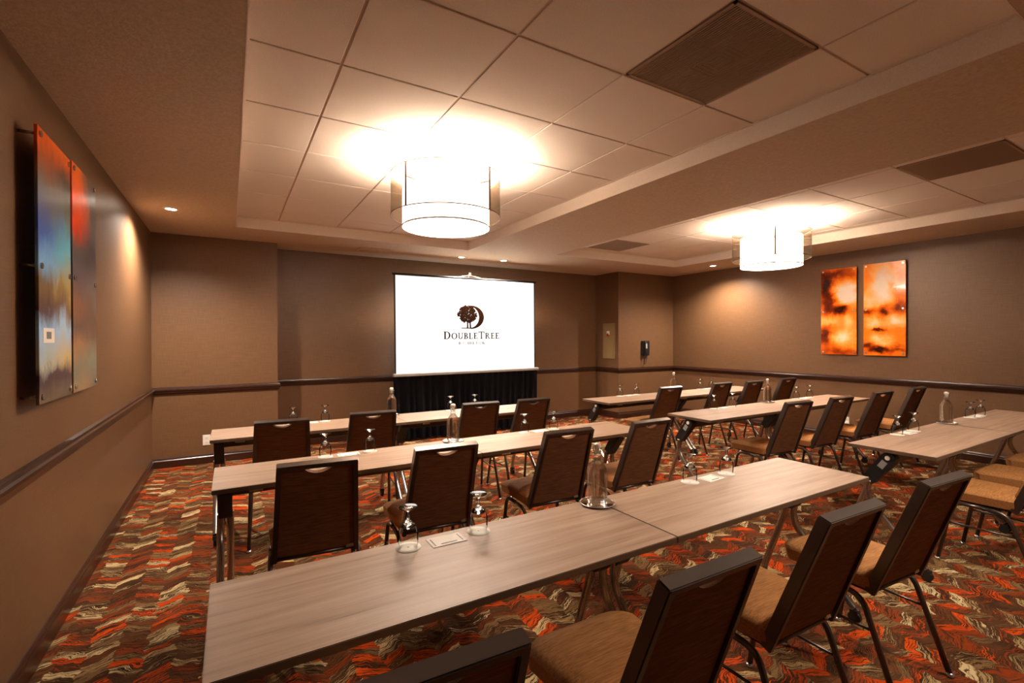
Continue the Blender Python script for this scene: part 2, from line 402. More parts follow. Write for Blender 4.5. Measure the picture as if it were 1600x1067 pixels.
# ------------------------------------------------------------------ lights
def pendant(loc, spin, label):
    t = thing('pendant_lamp', label, 'lamp', (loc[0], loc[1], 0), 0, 'drum pendants in the ceiling trays')
    RO, RI = .397, .316
    z0, z1, zi0, zi1 = 2.318, 2.612, 2.243, 2.565
    bm = bmesh.new(); add_lathe(bm, [(.0, 2.7245), (.064, 2.7245), (.064, 2.712), (.050, 2.700), (0, 2.700)], 28); part('ceiling_canopy', bm, 'brass', t)
    bm = bmesh.new(); add_tube(bm, [(0, 0, 2.70), (0, 0, zi1 - .06)], .008, 10); part('stem', bm, 'brass', t)
    bm = bmesh.new()
    for k in range(4):
        a = spin + k * pi / 2
        add_tube(bm, [(0, 0, zi1 - .05), (RO * math.cos(a), RO * math.sin(a), zi1 - .05)], .005, 6)
    part('spider_frame', bm, 'brass', t)
    bm = bmesh.new(); add_lathe(bm, [(RO, z0), (RO, z1)], 64)
    sh = part('sheer_outer_shade', bm, 'sheer', t)
    for z in (z0, z1):
        bm = bmesh.new(); add_lathe(bm, [(RO + .001, z - .004), (RO + .003, z - .004), (RO + .003, z + .004), (RO + .001, z + .004), (RO + .001, z - .004)], 64); part('hoop', bm, 'bracket', sh)
    bm = bmesh.new(); add_lathe(bm, [(RI, zi0), (RI, zi1), (RI - .004, zi1), (RI - .004, zi0 + .004)], 64); inn = part('inner_drum_shade', bm, 'drum', t)
    bm = bmesh.new(); add_lathe(bm, [(0, zi0 + .003), (RI - .002, zi0 + .003), (RI - .002, zi0 - .002), (0, zi0 - .002)], 64); part('diffuser', bm, 'diffuser', t)
    bm = bmesh.new(); add_lathe(bm, [(RI + .0005, zi0 - .007), (RI + .003, zi0 - .007), (RI + .003, zi0 + .006), (RI + .0005, zi0 + .006), (RI + .0005, zi0 - .007)], 64); part('hoop', bm, 'grey', inn)
    for k in range(4):
        a = spin + k * pi / 2; c, s_ = math.cos(a), math.sin(a)
        bm = bmesh.new(); add_box(bm, ((RO + .003) * c, (RO + .003) * s_, (z0 + z1) / 2), (.004, .016, z1 - z0), Matrix.Rotation(a, 3, 'Z')); part('strap', bm, 'bracket', t)
    for k in range(3):
        a = k * 2 * pi / 3 + .4
        l = bpy.data.lights.new('bulb_light', 'POINT'); l.energy = LAMP_UP_W / 3; l.color = WARM; l.shadow_soft_size = .05
        lo = bpy.data.objects.new('bulb_light', l); COL.objects.link(lo); lo.parent = t; lo.location = (.16 * math.cos(a), .16 * math.sin(a), 2.485)
    return t
PX1, PY1, PX2, PY2 = 1.375, 3.275, 5.315, 3.185
def az(px, py, off): # world azimuth pointing back at the viewer, turned by off
    return math.atan2(-py, -px) + off
pendant((PX1, PY1), az(PX1, PY1, math.radians(-42)), 'large double drum pendant lamp over the left bank of tables')
pendant((PX2, PY2), az(PX2, PY2, math.radians(6)), 'smaller-looking double drum pendant lamp over the right bank near the orange art')
def downlight(x, y, label, e=1.0):
    t = thing('recessed_downlight', label, 'downlight', (x, y, H), 0, 'recessed soffit downlights')
    bm = bmesh.new(); add_lathe(bm, [(.040, -.001), (.062, -.001), (.060, -.006), (.044, -.008), (.040, -.001)], 28); part('trim_ring', bm, 'white', t)
    bm = bmesh.new(); add_lathe(bm, [(0, -.003), (.041, -.003), (.041, -.0015), (0, -.0015)], 24); part('lens', bm, 'led', t)
    l = bpy.data.lights.new('downlight_beam', 'SPOT'); l.energy = DOWN_W * e; l.color = WARM; l.spot_size = math.radians(150); l.spot_blend = .75; l.shadow_soft_size = .04
    lo = bpy.data.objects.new('downlight_beam', l); COL.objects.link(lo); lo.parent = t; lo.location = (0, 0, -.02)
downlight(-.457, 5.283, 'lit recessed downlight in the soffit beside the left wall')
downlight(2.886, 6.317, 'left one of the two lit downlights above the projection screen')
downlight(3.571, 6.287, 'right one of the two lit downlights above the projection screen')
downlight(6.807, 5.049, 'lit recessed downlight washing the right wall near the column')
downlight(2.886, .06, 'left one of the two downlights in the soffit above the nearest tables', .42)
downlight(3.571, .06, 'right one of the two downlights in the soffit above the nearest tables', .42)
def grille(x0, x1, y0, y1, label, star):
    t = thing('air_grille', label, 'air vent', ((x0 + x1) / 2, (y0 + y1) / 2, TZ), 0, 'ceiling air grilles')
    W, D = (x1 - x0) - .016, (y1 - y0) - .016
    bm = boxbm((-W / 2, W / 2, -D / 2, D / 2, .004, .016)); part('back_plate', bm, 'ventdark', t)
    bm = boxbm((-W / 2, W / 2, -D / 2, -D / 2 + .014, -.002, .006), (-W / 2, W / 2, D / 2 - .014, D / 2, -.002, .006),
               (-W / 2, -W / 2 + .014, -D / 2, D / 2, -.002, .006), (W / 2 - .014, W / 2, -D / 2, D / 2, -.002, .006)); part('frame', bm, 'vent', t)
    bm = bmesh.new(); n = 42
    for k in range(n):
        x = -W / 2 + .014 + (W - .028) * (k + .5) / n; add_box(bm, (x, 0, .001), (.0062, D - .028, .004))
    for k in range(14):
        y = -D / 2 + .014 + (D - .028) * (k + .5) / 14; add_box(bm, (0, y, .0025), (W - .028, .003, .002))
    o = part('mesh_face', bm, 'vent', t); o['kind'] = 'stuff'
    if star:
        bm = bmesh.new()
        for k in range(4):
            r = .035 + .022 * k
            for a in (0, pi / 2, pi, 3 * pi / 2):
                add_box(bm, Matrix.Rotation(a, 3, 'Z') @ Vector((r, 0, .003)), (.006, r * 1.5, .006), Matrix.Rotation(a, 3, 'Z'))
        part('diffuser_vanes', bm, 'ventdark', t)
grille(1.68, 2.29, 1.14, 1.75, 'perforated return air grille filling a tile of the near tray', True)
grille(4.40, 5.01, 1.05, 1.66, 'perforated air grille in the right tray at the picture edge', False)
grille(4.40, 5.01, 4.71, 5.32, 'small-looking air grille at the far end of the right tray', False)
t = thing('soffit_vent', 'flat slotted supply vent in the soffit left of the screen', 'air vent', (1.64, 6.42, H))
part('frame', boxbm((-.20, .20, -.16, .16, -.008, -.0005)), 'soffit', t)
for k in range(5): part('slat', boxbm((-.18, .18, -.13 + k * .058, -.10 + k * .058, -.013, -.0075)), 'soffit', t)

# ------------------------------------------------------------------ projection screen
SCX, SCY = 3.10, 6.45
t = thing('projection_screen', 'lit white projection screen with brown tree logo and black skirt', 'screen', (SCX, SCY, 0), 0)
t.rotation_euler = (0, math.radians(-.3), 0)
x0, x1, z0, z1 = -1.135, 1.130, .955, 2.312
sc = part('screen_fabric', boxbm((x0, x1, 0, .004, z0, z1)), 'screen', t)
part('border', boxbm((x0 - .022, x0, -.001, .006, z0, z1 + .02)), 'ink', t); part('border', boxbm((x1, x1 + .022, -.001, .006, z0, z1 + .02)), 'ink', t)
bm = bmesh.new(); add_tube(bm, [(x0 - .04, .004, z1 + .018), (x1 + .04, .004, z1 + .018)], .014, 10); part('top_rod', bm, 'black', t)
bm = bmesh.new(); add_tube(bm, [(-.18, .004, z1 + .03), (-.03, .004, z1 + .055), (.03, .004, z1 + .055), (.18, .004, z1 + .03)], .006, 6); add_box(bm, (0, .004, z1 + .075), (.03, .02, .05)); part('hanger_hook', bm, 'brass', t)
bm = boxbm((x0 - .045, x1 + .07, -.035, .035, z0 - .045, z0)); bevel(bm, .012, 2); part('bottom_case', bm, 'grey', t)
bm = bmesh.new(); n = 150; top = []; bot = []
for k in range(n + 1):
    x = x0 - .04 + (x1 - x0 + .10) * k / n
    a = k * 2 * pi / 7.0 + .8 * math.sin(k * .37)
    top.append((x, .012 * math.sin(a), z0 - .045)); bot.append((x + .012 * math.sin(k * .9), .034 * math.sin(a + .3), .03))
V = [[bm.verts.new(Vector(a).lerp(Vector(b), j / 6)) for a, b in zip(top, bot)] for j in range(7)]
for j in range(6):
    for k in range(n): bm.faces.new((V[j][k], V[j][k + 1], V[j + 1][k + 1], V[j + 1][k])).smooth = True
part('skirt', bm, 'drape', t)
bm = bmesh.new(); add_tube(bm, [(0, .05, .02), (0, .05, z1 + .08)], .014, 10); part('mast', bm, 'chrome', t)
for a in (pi / 2, pi / 2 + 2.1, pi / 2 - 2.1):
    bm = bmesh.new(); add_tube(bm, [(0, .06, .55), (.35 * math.cos(a), .06 + .35 * max(-.2, math.sin(a)), .012)], .011, 8); part('tripod_leg', bm, 'chrome', t)
# projected emblem and lettering, built as dark shapes on the screen
def R(x0, y0, x1, y1): return [(x0, y0), (x1, y0), (x1, y1), (x0, y1)]
def band(cx, cy, rx, ry, ix, iy, a0, a1, n=18, icx=None):
    a0, a1 = math.radians(a0), math.radians(a1); icx = cx if icx is None else icx; q = []
    for k in range(n):
        t0 = a0 + (a1 - a0) * k / n; t1 = a0 + (a1 - a0) * (k + 1) / n
        q.append([(cx + rx * math.cos(t0), cy + ry * math.sin(t0)), (cx + rx * math.cos(t1), cy + ry * math.sin(t1)), (icx + ix * math.cos(t1), cy + iy * math.sin(t1)), (icx + ix * math.cos(t0), cy + iy * math.sin(t0))])
    return q
sw, th, sf = .19, .10, .085
def serif(ch):
    stem = [R(.08, 0, .08 + sw, 1), R(0, 0, .31, sf), R(0, 1 - sf, .31, 1)]
    if ch == 'D': return stem + band(.36, .5, .48, .5, .28, .41, -90, 90) + [R(.2, 0, .37, .09), R(.2, .91, .37, 1)], .90
    if ch == 'O': return band(.45, .5, .45, .52, .26, .43, 0, 360, 28), .94
    if ch == 'U': return [R(.08, .3, .23, 1), R(0, 1 - sf, .31, 1), R(.59, .3, .70, 1), R(.52, 1 - sf, .80, 1)] + band(.385, .32,   .315, .33, .13, .22, 180, 360), .84
    if ch == 'B': return stem + band(.32, .75, .27, .25, .09, .16, -90, 90) + band(.34, .27, .32, .27, .12, .18, -90, 90) + [R(.2, .91, .33, 1), R(.2, .46, .35, .56), R(.2, 0, .35, .09)], .72
    if ch == 'L': return stem + [R(.2, 0, .62, .10), R(.53, 0, .62, .26)], .68
    if ch == 'E': return stem + [R(.2, 0, .62, .10), R(.53, 0, .62, .24), R(.2, .90, .58, 1), R(.49, .76, .58, 1), R(.2, .47, .46, .57), R(.40, .38, .47, .66)], .70
    if ch == 'T': return [R(.33, 0, .48, 1), R(.24, 0, .57, sf), R(0, .90, .81, 1), R(0, .74, .09, 1), R(.72, .74, .81, 1)], .84
    if ch == 'R': return stem + band(.33, .74, .28, .26, .10, .17, -90, 90) + [R(.2, .91, .34, 1), R(.2, .46, .34, .56), [(.30, .50), (.46, .50), (.80, 0), (.62, 0)], R(.62, 0, .86, sf)], .86
def sans(ch):
    w_ = .21
    if ch == 'B': return [R(0, 0, w_, 1)] + band(.3, .74, .27, .26, .14, .13, -90, 90) + band(.32, .27, .30, .27, .17, .14, -90, 90) + [R(0, .87, .31, 1), R(0, .46, .33, .58), R(0, 0, .33, .13)], .68
    if ch == 'Y': return [R(.28, 0, .41, .5), [(0, 1), (.15, 1), (.41, .5), (.28, .5)], [(.54, 1), (.69, 1), (.41, .5), (.28, .5)]], .72
    if ch == 'H': return [R(0, 0, w_, 1), R(.55, 0, .55 + w_, 1), R(0, .44, .6, .56)], .72
    if ch == 'I': return [R(0, 0, w_, 1)], .16
    if ch == 'L': return [R(0, 0, w_, 1), R(0, 0, .5, .13)], .54
    if ch == 'T': return [R(.25, 0, .25 + w_, 1), R(0, .87, .63, 1)], .66
    if ch == 'O': return band(.42, .5, .42, .52, .29, .39, 0, 360, 28), .88
    if ch == 'N': return [R(0, 0, w_, 1), R(.55, 0, .68, 1), [(0, 1), (.16, 1), (.68, 0), (.52, 0)]], .72
    return [], .5
def polys_mesh(polys):
    bm = bmesh.new()
    for q in polys: bm.faces.new([bm.verts.new((x, 0, z)) for x, z in q])
    return bm
def layout(word, fn, big, gap):
    out = []; x = 0
    for i, ch in enumerate(word):
        if ch == ' ': x += .7; continue
        q, wd = fn(ch); s = big.get(i, 1.0)
        out += [[(x + a * s, b * s) for a, b in p] for p in q]; x += wd * s + gap
    return out, x - gap
def fit_text(q, wid, X0, X1, zb, hgt):
    k = (X1 - X0) / wid; return [[(X0 + a * k - SCX, zb + b * hgt) for a, b in p] for p in q]
LOGO_COL = mat('logo_brown', srgb(34, 14, 4), .9, 0, .05); LOGO_COL2 = mat('logo_dark', srgb(18, 11, 10), .9, 0, .05)
q, wd = layout('DOUBLETREE', serif, {0: 1.22, 6: 1.22}, .07)
o = part('logo_lettering', polys_mesh(fit_text(q, wd, 2.667, 3.591, 1.424, .092)), (LOGO_COL2,), sc, (0, -.002, 0), 'dark serif lettering projected under the tree emblem')
q, wd = layout('BY HILTON', sans, {}, .34)
o = part('small_lettering', polys_mesh(fit_text(q, wd, 2.907, 3.335, 1.342, .040) + fit_text(band(.5, .5, .5, .5, .3, .3, 0, 360, 12), 1, 3.343, 3.357, 1.370, .014)), (LOGO_COL2,), sc, (0, -.002, 0), 'small sans lettering line')
em = []
ex, ez = 3.12 - SCX, 1.755
em += band(ex - .01, ez - .005, .215, .175, .150, .158, -92, 98, 40, ex - .03)
em += [R(ex - .17, 1.578, ex + .02, 1.592), [(ex - .085, 1.585), (ex - .055, 1.585), (ex - .062, 1.70), (ex - .078, 1.70)], [(ex - .035, 1.585), (ex - .006, 1.585), (ex - .022, 1.70), (ex - .040, 1.70)]]
part('letter_emblem', polys_mesh(em), (LOGO_COL,), sc, (0, -.002, 0))
bm = bmesh.new(); rr = random.Random(3); k = 0
while k < 460:
    a = rr.uniform(-1, 1); b = rr.uniform(-1, 1)
    if a * a + b * b > 1 or (b < -.55 and abs(a) > .8): continue
    lx = ex - .075 + a * .155 * (1 - .18 * max(0, b)); lz = 1.795 + b * .125
    an = rr.uniform(0, pi); L, Wd = rr.uniform(.015, .026), rr.uniform(.007, .012)
    bm.faces.new([bm.verts.new((lx + L * math.cos(2 * pi * j / 6) * math.cos(an) - Wd * math.sin(2 * pi * j / 6) * math.sin(an), -.00001 * k, lz + L * math.cos(2 * pi * j / 6) * math.sin(an) + Wd * math.sin(2 * pi * j / 6) * math.cos(an))) for j in range(6)]); k += 1
o = part('leafy_tree_emblem', bm, (LOGO_COL,), sc, (0, -.0022, 0)); o['kind'] = 'stuff'

# ------------------------------------------------------------------ glass wall art
def art_mat(name, blobs, ramp, nscale=(3, 3), namp=.35, rough=.12):
    m = mat(name, (.5, .3, .1), rough, 0, .6); g = G(m); x, y, z = g.sep(g.obj())   # object space: y across (0..W), z up (0..H), metres
    n1 = g.noise(g.comb(g.math('MULTIPLY', y, nscale[0]), g.math('MULTIPLY', z, nscale[1]), 1), 1, 5, .6, .8)
    v = g.math('MULTIPLY', g.math('SUBTRACT', n1, .5), namp * 2)
    nw = g.noise(g.comb(y, z, 7), 6, 3, .6, .4)
    yy = g.math('ADD', y, g.math('MULTIPLY', g.math('SUBTRACT', nw, .5), .22)); nw2 = g.noise(g.comb(y, z, 17), 5, 3, .6, .4)
    zz = g.math('ADD', z, g.math('MULTIPLY', g.math('SUBTRACT', nw2, .5), .22))
    for cy, cz, sy, sz, amp in blobs:
        a = g.math('DIVIDE', g.math('SUBTRACT', yy, cy), sy); b = g.math('DIVIDE', g.math('SUBTRACT', zz, cz), sz)
        r = g.math('ADD', g.math('MULTIPLY', a, a), g.math('MULTIPLY', b, b))
        v = g.math('ADD', v, g.math('MULTIPLY', g.math('EXPONENT', g.math('MULTIPLY', r, -1.0)), amp))
    g.base(g.ramp(g.math('ADD', v, .5, clamp=True), ramp))
    g.b.inputs['Coat Weight'].default_value = .22; g.b.inputs['Coat Roughness'].default_value = .03
    return m
def art_mat2(name, cols_l, cols_r, Wd, Ht):
    m = mat(name, (.3, .3, .3), .3, 0, .25); g = G(m); x, y, z = g.sep(g.obj())
    n = g.noise(g.comb(g.math('MULTIPLY', y, 5), g.math('MULTIPLY', z, 2.2), 2), 1, 5, .65, 1.0)
    n2 = g.noise(g.comb(g.math('MULTIPLY', y, 16), g.math('MULTIPLY', z, 7), 5), 1, 4, .65, .5)
    vv = g.math('ADD', g.math('DIVIDE', z, Ht), g.math('ADD', g.math('MULTIPLY', g.math('SUBTRACT', n, .5), .26), g.math('MULTIPLY', g.math('SUBTRACT', n2, .5), .10)))
    vv = g.math('SUBTRACT', 1.0, vv, clamp=True)
    uu = g.math('ADD', g.math('DIVIDE', y, Wd), g.math('MULTIPLY', g.math('SUBTRACT', n, .5), 1.1))
    uu = g.math('MULTIPLY', g.math('SUBTRACT', uu, .3), 2.4, clamp=True)
    g.base(g.mix(uu, g.ramp(vv, cols_l), g.ramp(vv, cols_r)))
    g.b.inputs['Coat Weight'].default_value = .22; g.b.inputs['Coat Roughness'].default_value = .03
    return m
FIRE = [(0, srgb(60, 18, 6)), (.2, srgb(120, 42, 10)), (.38, srgb(215, 92, 12)), (.55, srgb(248, 138, 30)), (.75, srgb(255, 190, 110)), (1, srgb(255, 238, 222))]
def art_panel(name_mat, px, y0, y1, z0, z1, face, label, group, knobs_mid=True):
    """acrylic sheet on stand-offs; face=+1 faces +x (left wall), -1 faces -x"""
    t = thing('glass_art_panel', label, 'wall art', (px, y0, z0), 0, group)
    Wd, Ht = y1 - y0, z1 - z0
    bm = boxbm((-.006, .006, 0, Wd, 0, Ht)); bevel(bm, .0015, 1); p = part('printed_sheet', bm, (name_mat,), t)
    wallx = (XL if face > 0 else XR) - px
    for yy in (.03, Wd - .03):
        for zz in (.03, Ht / 2, Ht - .03):
            bm = bmesh.new(); add_tube(bm, [(wallx, yy, zz), (face * .006, yy, zz)], .007, 10)
            add_tube(bm, [(face * .006, yy, zz), (face * .012, yy, zz)], .013, 14); part('standoff', bm, 'glide', t)
    return t
PLX = XL + .06
A1M = art_mat2('art_blue_orange', [(0, srgb(235, 92, 20)), (.09, srgb(170, 84, 40)), (.2, srgb(110, 112, 112)), (.36, srgb(62, 96, 180)), (.48, srgb(122, 180, 230)), (.56, srgb(120, 96, 60)), (.66, srgb(70, 50, 62)), (.74, srgb(150, 200, 245)), (.86, srgb(175, 185, 175)), (.91, srgb(60, 46, 66)), (1, srgb(120, 104, 84))],
              [(0, srgb(240, 110, 25)), (.12, srgb(60, 60, 66)), (.26, srgb(110, 120, 110)), (.42, srgb(100, 185, 215)), (.55, srgb(170, 150, 90)), (.64, srgb(120, 90, 66)), (.72, srgb(165, 205, 240)), (.84, srgb(200, 180, 130)), (.92, srgb(66, 52, 70)), (1, srgb(100, 92, 84))], .46, 1.165)
A2M = art_mat2('art_orange_grey', [(0, srgb(250, 110, 15)), (.16, srgb(246, 84, 10)), (.28, srgb(205, 60, 14)), (.36, srgb(92, 88, 86)), (.5, srgb(84, 74, 84)), (.62, srgb(130, 84, 62)), (.72, srgb(86, 76, 76)), (.8, srgb(160, 120, 86)), (.9, srgb(120, 124, 110)), (1, srgb(160, 130, 96))],
              [(0, srgb(90, 88, 88)), (.12, srgb(74, 80, 84)), (.25, srgb(110, 116, 116)), (.38, srgb(70, 66, 76)), (.55, srgb(112, 104, 104)), (.66, srgb(96, 76, 66)), (.76, srgb(110, 90, 80)), (.86, srgb(126, 136, 120)), (1, srgb(112, 110, 100))], .48, 1.17)
tl = art_panel(A1M, PLX, 2.70, 3.165, 1.155, 2.32, 1, 'tall glass art panel in blue and grey with orange top, nearer the viewer', 'glass art panels on the left wall')
bm = boxbm((.0062, .0075, .045, .195, .258, .322)); lp = part('white_reflection', bm, 'white', tl, None, 'small white reflection with a grey square')  # reflection in the glossy sheet, modelled as a thin white plate
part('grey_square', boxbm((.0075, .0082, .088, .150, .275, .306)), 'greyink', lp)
art_panel(A2M, PLX, 3.20, 3.68, 1.157, 2.332, 1, 'tall glass art panel with bright orange upper half and smoky grey below', 'glass art panels on the left wall')
PRX = XR - .035
# on the right wall +y is to the left in the picture
R1M = art_mat('art_fire_blaze', [(.12, .84, .13, .16, .75), (.40, .95, .10, .22, -.55), (.22, 1.12, .2, .08, -.30), (.18, .62, .10, .08, -.70), (.34, .66, .07, .14, -.30), (.36, .47, .16, .06, .35), (.16, .24, .14, .10, .40), (.40, .25, .09, .14, -.45), (.22, .03, .3, .06, -.25), (.10, .46, .06, .10, .25)], FIRE, (5, 3.2), .16)
R2M = art_mat('art_fire_glow', [(.24, .92, .12, .26, .62), (.40, .7, .10, .2, .25), (.22, .56, .05, .10, -.45), (.40, .58, .10, .06, -.50), (.05, .62, .07, .10, -.35), (.12, .45, .16, .06, .40), (.36, .42, .08, .09, .30), (.30, .33, .07, .02, -.55), (.26, .20, .12, .07, .35), (.30, .07, .12, .045, -.65), (.44, .14, .06, .04, -.45), (.08, .10, .08, .04, -.25)], FIRE, (5, 3.2), .16)
art_panel(R1M, PRX, 3.185, 3.636, 1.192, 2.388, -1, 'fiery orange glass art panel with dark smoky streaks, the one nearer the lamp', 'glass art panels on the right wall')
art_panel(R2M, PRX, 2.638, 3.102, 1.189, 2.396, -1, 'glowing peach and orange glass art panel, the one farther from the lamp', 'glass art panels on the right wall')

# ------------------------------------------------------------------ small wall fittings
t = thing('fire_cabinet', 'cream recessed cabinet with red and white handle on the column side', 'cabinet', (CX0, 6.56, 1.06))
part('frame', boxbm((-.02, -.001, -.155, .155, 0, .64)), 'cabinet', t)
d = part('door', boxbm((-.027, -.019, -.125, .125, .03, .61)), 'cabinet', t)
bm = boxbm((-.04, -.027, -.035, .035, .43, .50)); bevel(bm, .008, 2); part('handle_plate', bm, 'white', d)
bm = boxbm((-.055, -.04, -.022, .022, .40, .455)); bevel(bm, .006, 2); part('red_pull', bm, 'red', d)
t = thing('wall_telephone', 'black wall telephone with hanging cord on the corner column', 'telephone', (6.57, CY0, 1.11))
bm = boxbm((-.085, .085, -.055, -.001, 0, .27)); bevel(bm, .012, 2); part('base', bm, 'black', t)
bm = bmesh.new(); add_tube(bm, fillet([(-.05, -.06, .02), (-.05, -.085, .05), (-.05, -.085, .23), (-.05, -.06, .26)], .03), prof=[(-.02, -.022), (.02, -.022), (.02, .022), (-.02, .022)]); part('handset', bm, 'black', t)
part('label_strip', boxbm((-.068, -.032, -.108, -.106, .13, .22)), 'grey', t)
bm = bmesh.new(); add_tube(bm, smooth_path([(-.05, -.07, .02), (-.06, -.06, -.08), (-.045, -.05, -.15), (-.01, -.05, -.13), (.0, -.05, -.06), (.0, -.04, .01)], 8), .007, 8); part('cord', bm, 'black', t)
def outlet(loc, rz, label):
    t = thing('wall_outlet', label, 'outlet', loc, rz, 'wall outlets')
    bm = boxbm((-.038, .038, -.008, -.0005, -.06, .06)); bevel(bm, .003, 1); part('cover_plate', bm, 'white', t)
    for z in (-.025, .025):
        bm = boxbm((-.017, .017, -.011, -.008, z - .014, z + .014)); s = part('socket', bm, 'paper', t)
        for x in (-.007, .007): part('slot', boxbm((x - .0015, x + .0015, -.0115, -.0109, z - .005, z + .007)), 'ink', s)
outlet((-.244, YK, .268), 0, 'white outlet low on the boxed-out wall left of the tables')
outlet((XR, 3.326, .27), pi / 2 * -1, 'white outlet low on the right wall behind the chairs')

# ------------------------------------------------------------------ tables
LL, LRt, TD = 1.383, 1.40, .457
def make_table(L):
    """origin on the floor under the centre of the top; +y is the far side, chairs sit at -y"""
    t = thing('training_table', '', 'table')
    bm = bmesh.new(); add_box(bm, (0, 0, ZT - .011), (L - .003, TD, .022))
    bmesh.ops.bevel(bm, geom=bm.edges[:], offset=.0018, segments=2, affect='EDGES')
    for f in bm.faces: f.material_index = 0 if f.normal.z > .5 else 1
    part('tabletop', bm, ('laminate', 'edge'), t)
    e = L / 2
    bm = boxbm((-e + .07, e - .07, .005, .055, .635, .690)); bevel(bm, .004, 1); part('support_beam', bm, 'beam', t)
    for s in (-1, 1):
        # pivot housing, tilted from the middle of the top down towards the far side
        bm = bmesh.new(); xs = s * (e - .052)
        ca, cb = Vector((0, .015, .672)), Vector((0, .120, .525)); dr = (cb - ca).normalized(); sd = Vector((0, dr.z, -dr.y)); rad = .040
        prof = [ca + rad * (sd * math.cos(a_) - dr * math.sin(a_)) for a_ in [pi * k / 8 for k in range(9)]]
        prof += [cb + rad * .85 * (-sd * math.cos(a_) + dr * math.sin(a_)) for a_ in [pi * k / 8 for k in range(9)]]
        a = [bm.verts.new((xs - .032, p.y, p.z)) for p in prof]; b = [bm.verts.new((xs + .032, p.y, p.z)) for p in prof]
        n = len(prof); bm.faces.new(a); bm.faces.new(b[::-1])
        for k in range(n): bm.faces.new((a[k], a[(k + 1) % n], b[(k + 1) % n], b[k]))
        hb = part('pivot_housing', bm, 'black', t)
        bm = bmesh.new(); add_tube(bm, [(xs + s * .030, .014, .680), (xs + s * .038, .014, .680)], .014, 14); part('release_button', bm, 'white', hb)
        bm = bmesh.new(); add_box(bm, (xs + s * .0325, .042, .634), (.004, .034, .050), Matrix.Rotation(math.radians(33), 3, 'X')); part('badge', bm, 'grey', hb)
        bm = boxbm((xs - .10, xs - .02, -.17, .15, .706, .7145)) if s > 0 else boxbm((xs + .02, xs + .10, -.17, .15, .706, .7145)); part('mounting_plate', bm, 'black', t)
        bm = boxbm((xs - s * .13 - .03, xs - s * .13 + .03, -.205, -.175, .699, .7145)); bevel(bm, .004, 1); part('latch', bm, 'glide', t)
        # near leg (curves out towards the sitter) and far leg
        xa, xb = xs + s * .022, xs - s * .022
        near = smooth_path([(xa, .115, .52), (xa, .125, .45), (xa, .105, .385), (xa, .05, .315), (xa, -.05, .20), (xa, -.14, .10), (xa, -.175, .066)], 5)
        far = smooth_path([(xb, .135, .52), (xb, .155, .44), (xb, .195, .32), (xb, .240, .19), (xb, .262, .12), (xb, .268, .066)], 5)
        for path, yy in ((near, -.178), (far, .268)):
            bm = bmesh.new(); add_tube(bm, path, .0175, 12); lg = part('leg', bm, 'chrome', t)
            xx = path[-1].x
            bm = bmesh.new(); add_tube(bm, [(xx - .012, yy, .028), (xx + .012, yy, .028)], .028, 16); add_box(bm, (xx, yy, .052), (.034, .034, .026)); part('caster', bm, 'black', lg)
    return t
tl_proto, tr_proto = make_table(LL), make_table(LRt)
ul, ur = [], []
ROWY = {'A': 1.583, 'B': 3.014, 'C': 4.300, 'D': 1.566, 'E': 3.033, 'F': 4.275}   # far edges of the tops
ROWX = {'A': -.055, 'B': -.080, 'C': -.128, 'D': 3.468, 'E': 3.440, 'F': 3.452}   # left ends
ROWN = {'A': 'nearest row', 'B': 'middle row', 'C': 'screen-side row', 'D': 'nearest row', 'E': 'middle row', 'F': 'column-side row'}
BANK = lambda r: 'left bank' if r in 'ABC' else 'right bank'
for r in 'ABCDEF':
    L = LL if r in 'ABC' else LRt
    for k in (0, 1):
        lab = 'wood-look folding table, %s half of the %s, %s' % (('left', 'right')[k], ROWN[r], BANK(r))
        place(tl_proto if r in 'ABC' else tr_proto, ul if r in 'ABC' else ur, (ROWX[r] + L * (k + .5), ROWY[r] - TD / 2, 0), 0, lab, 'folding training tables')

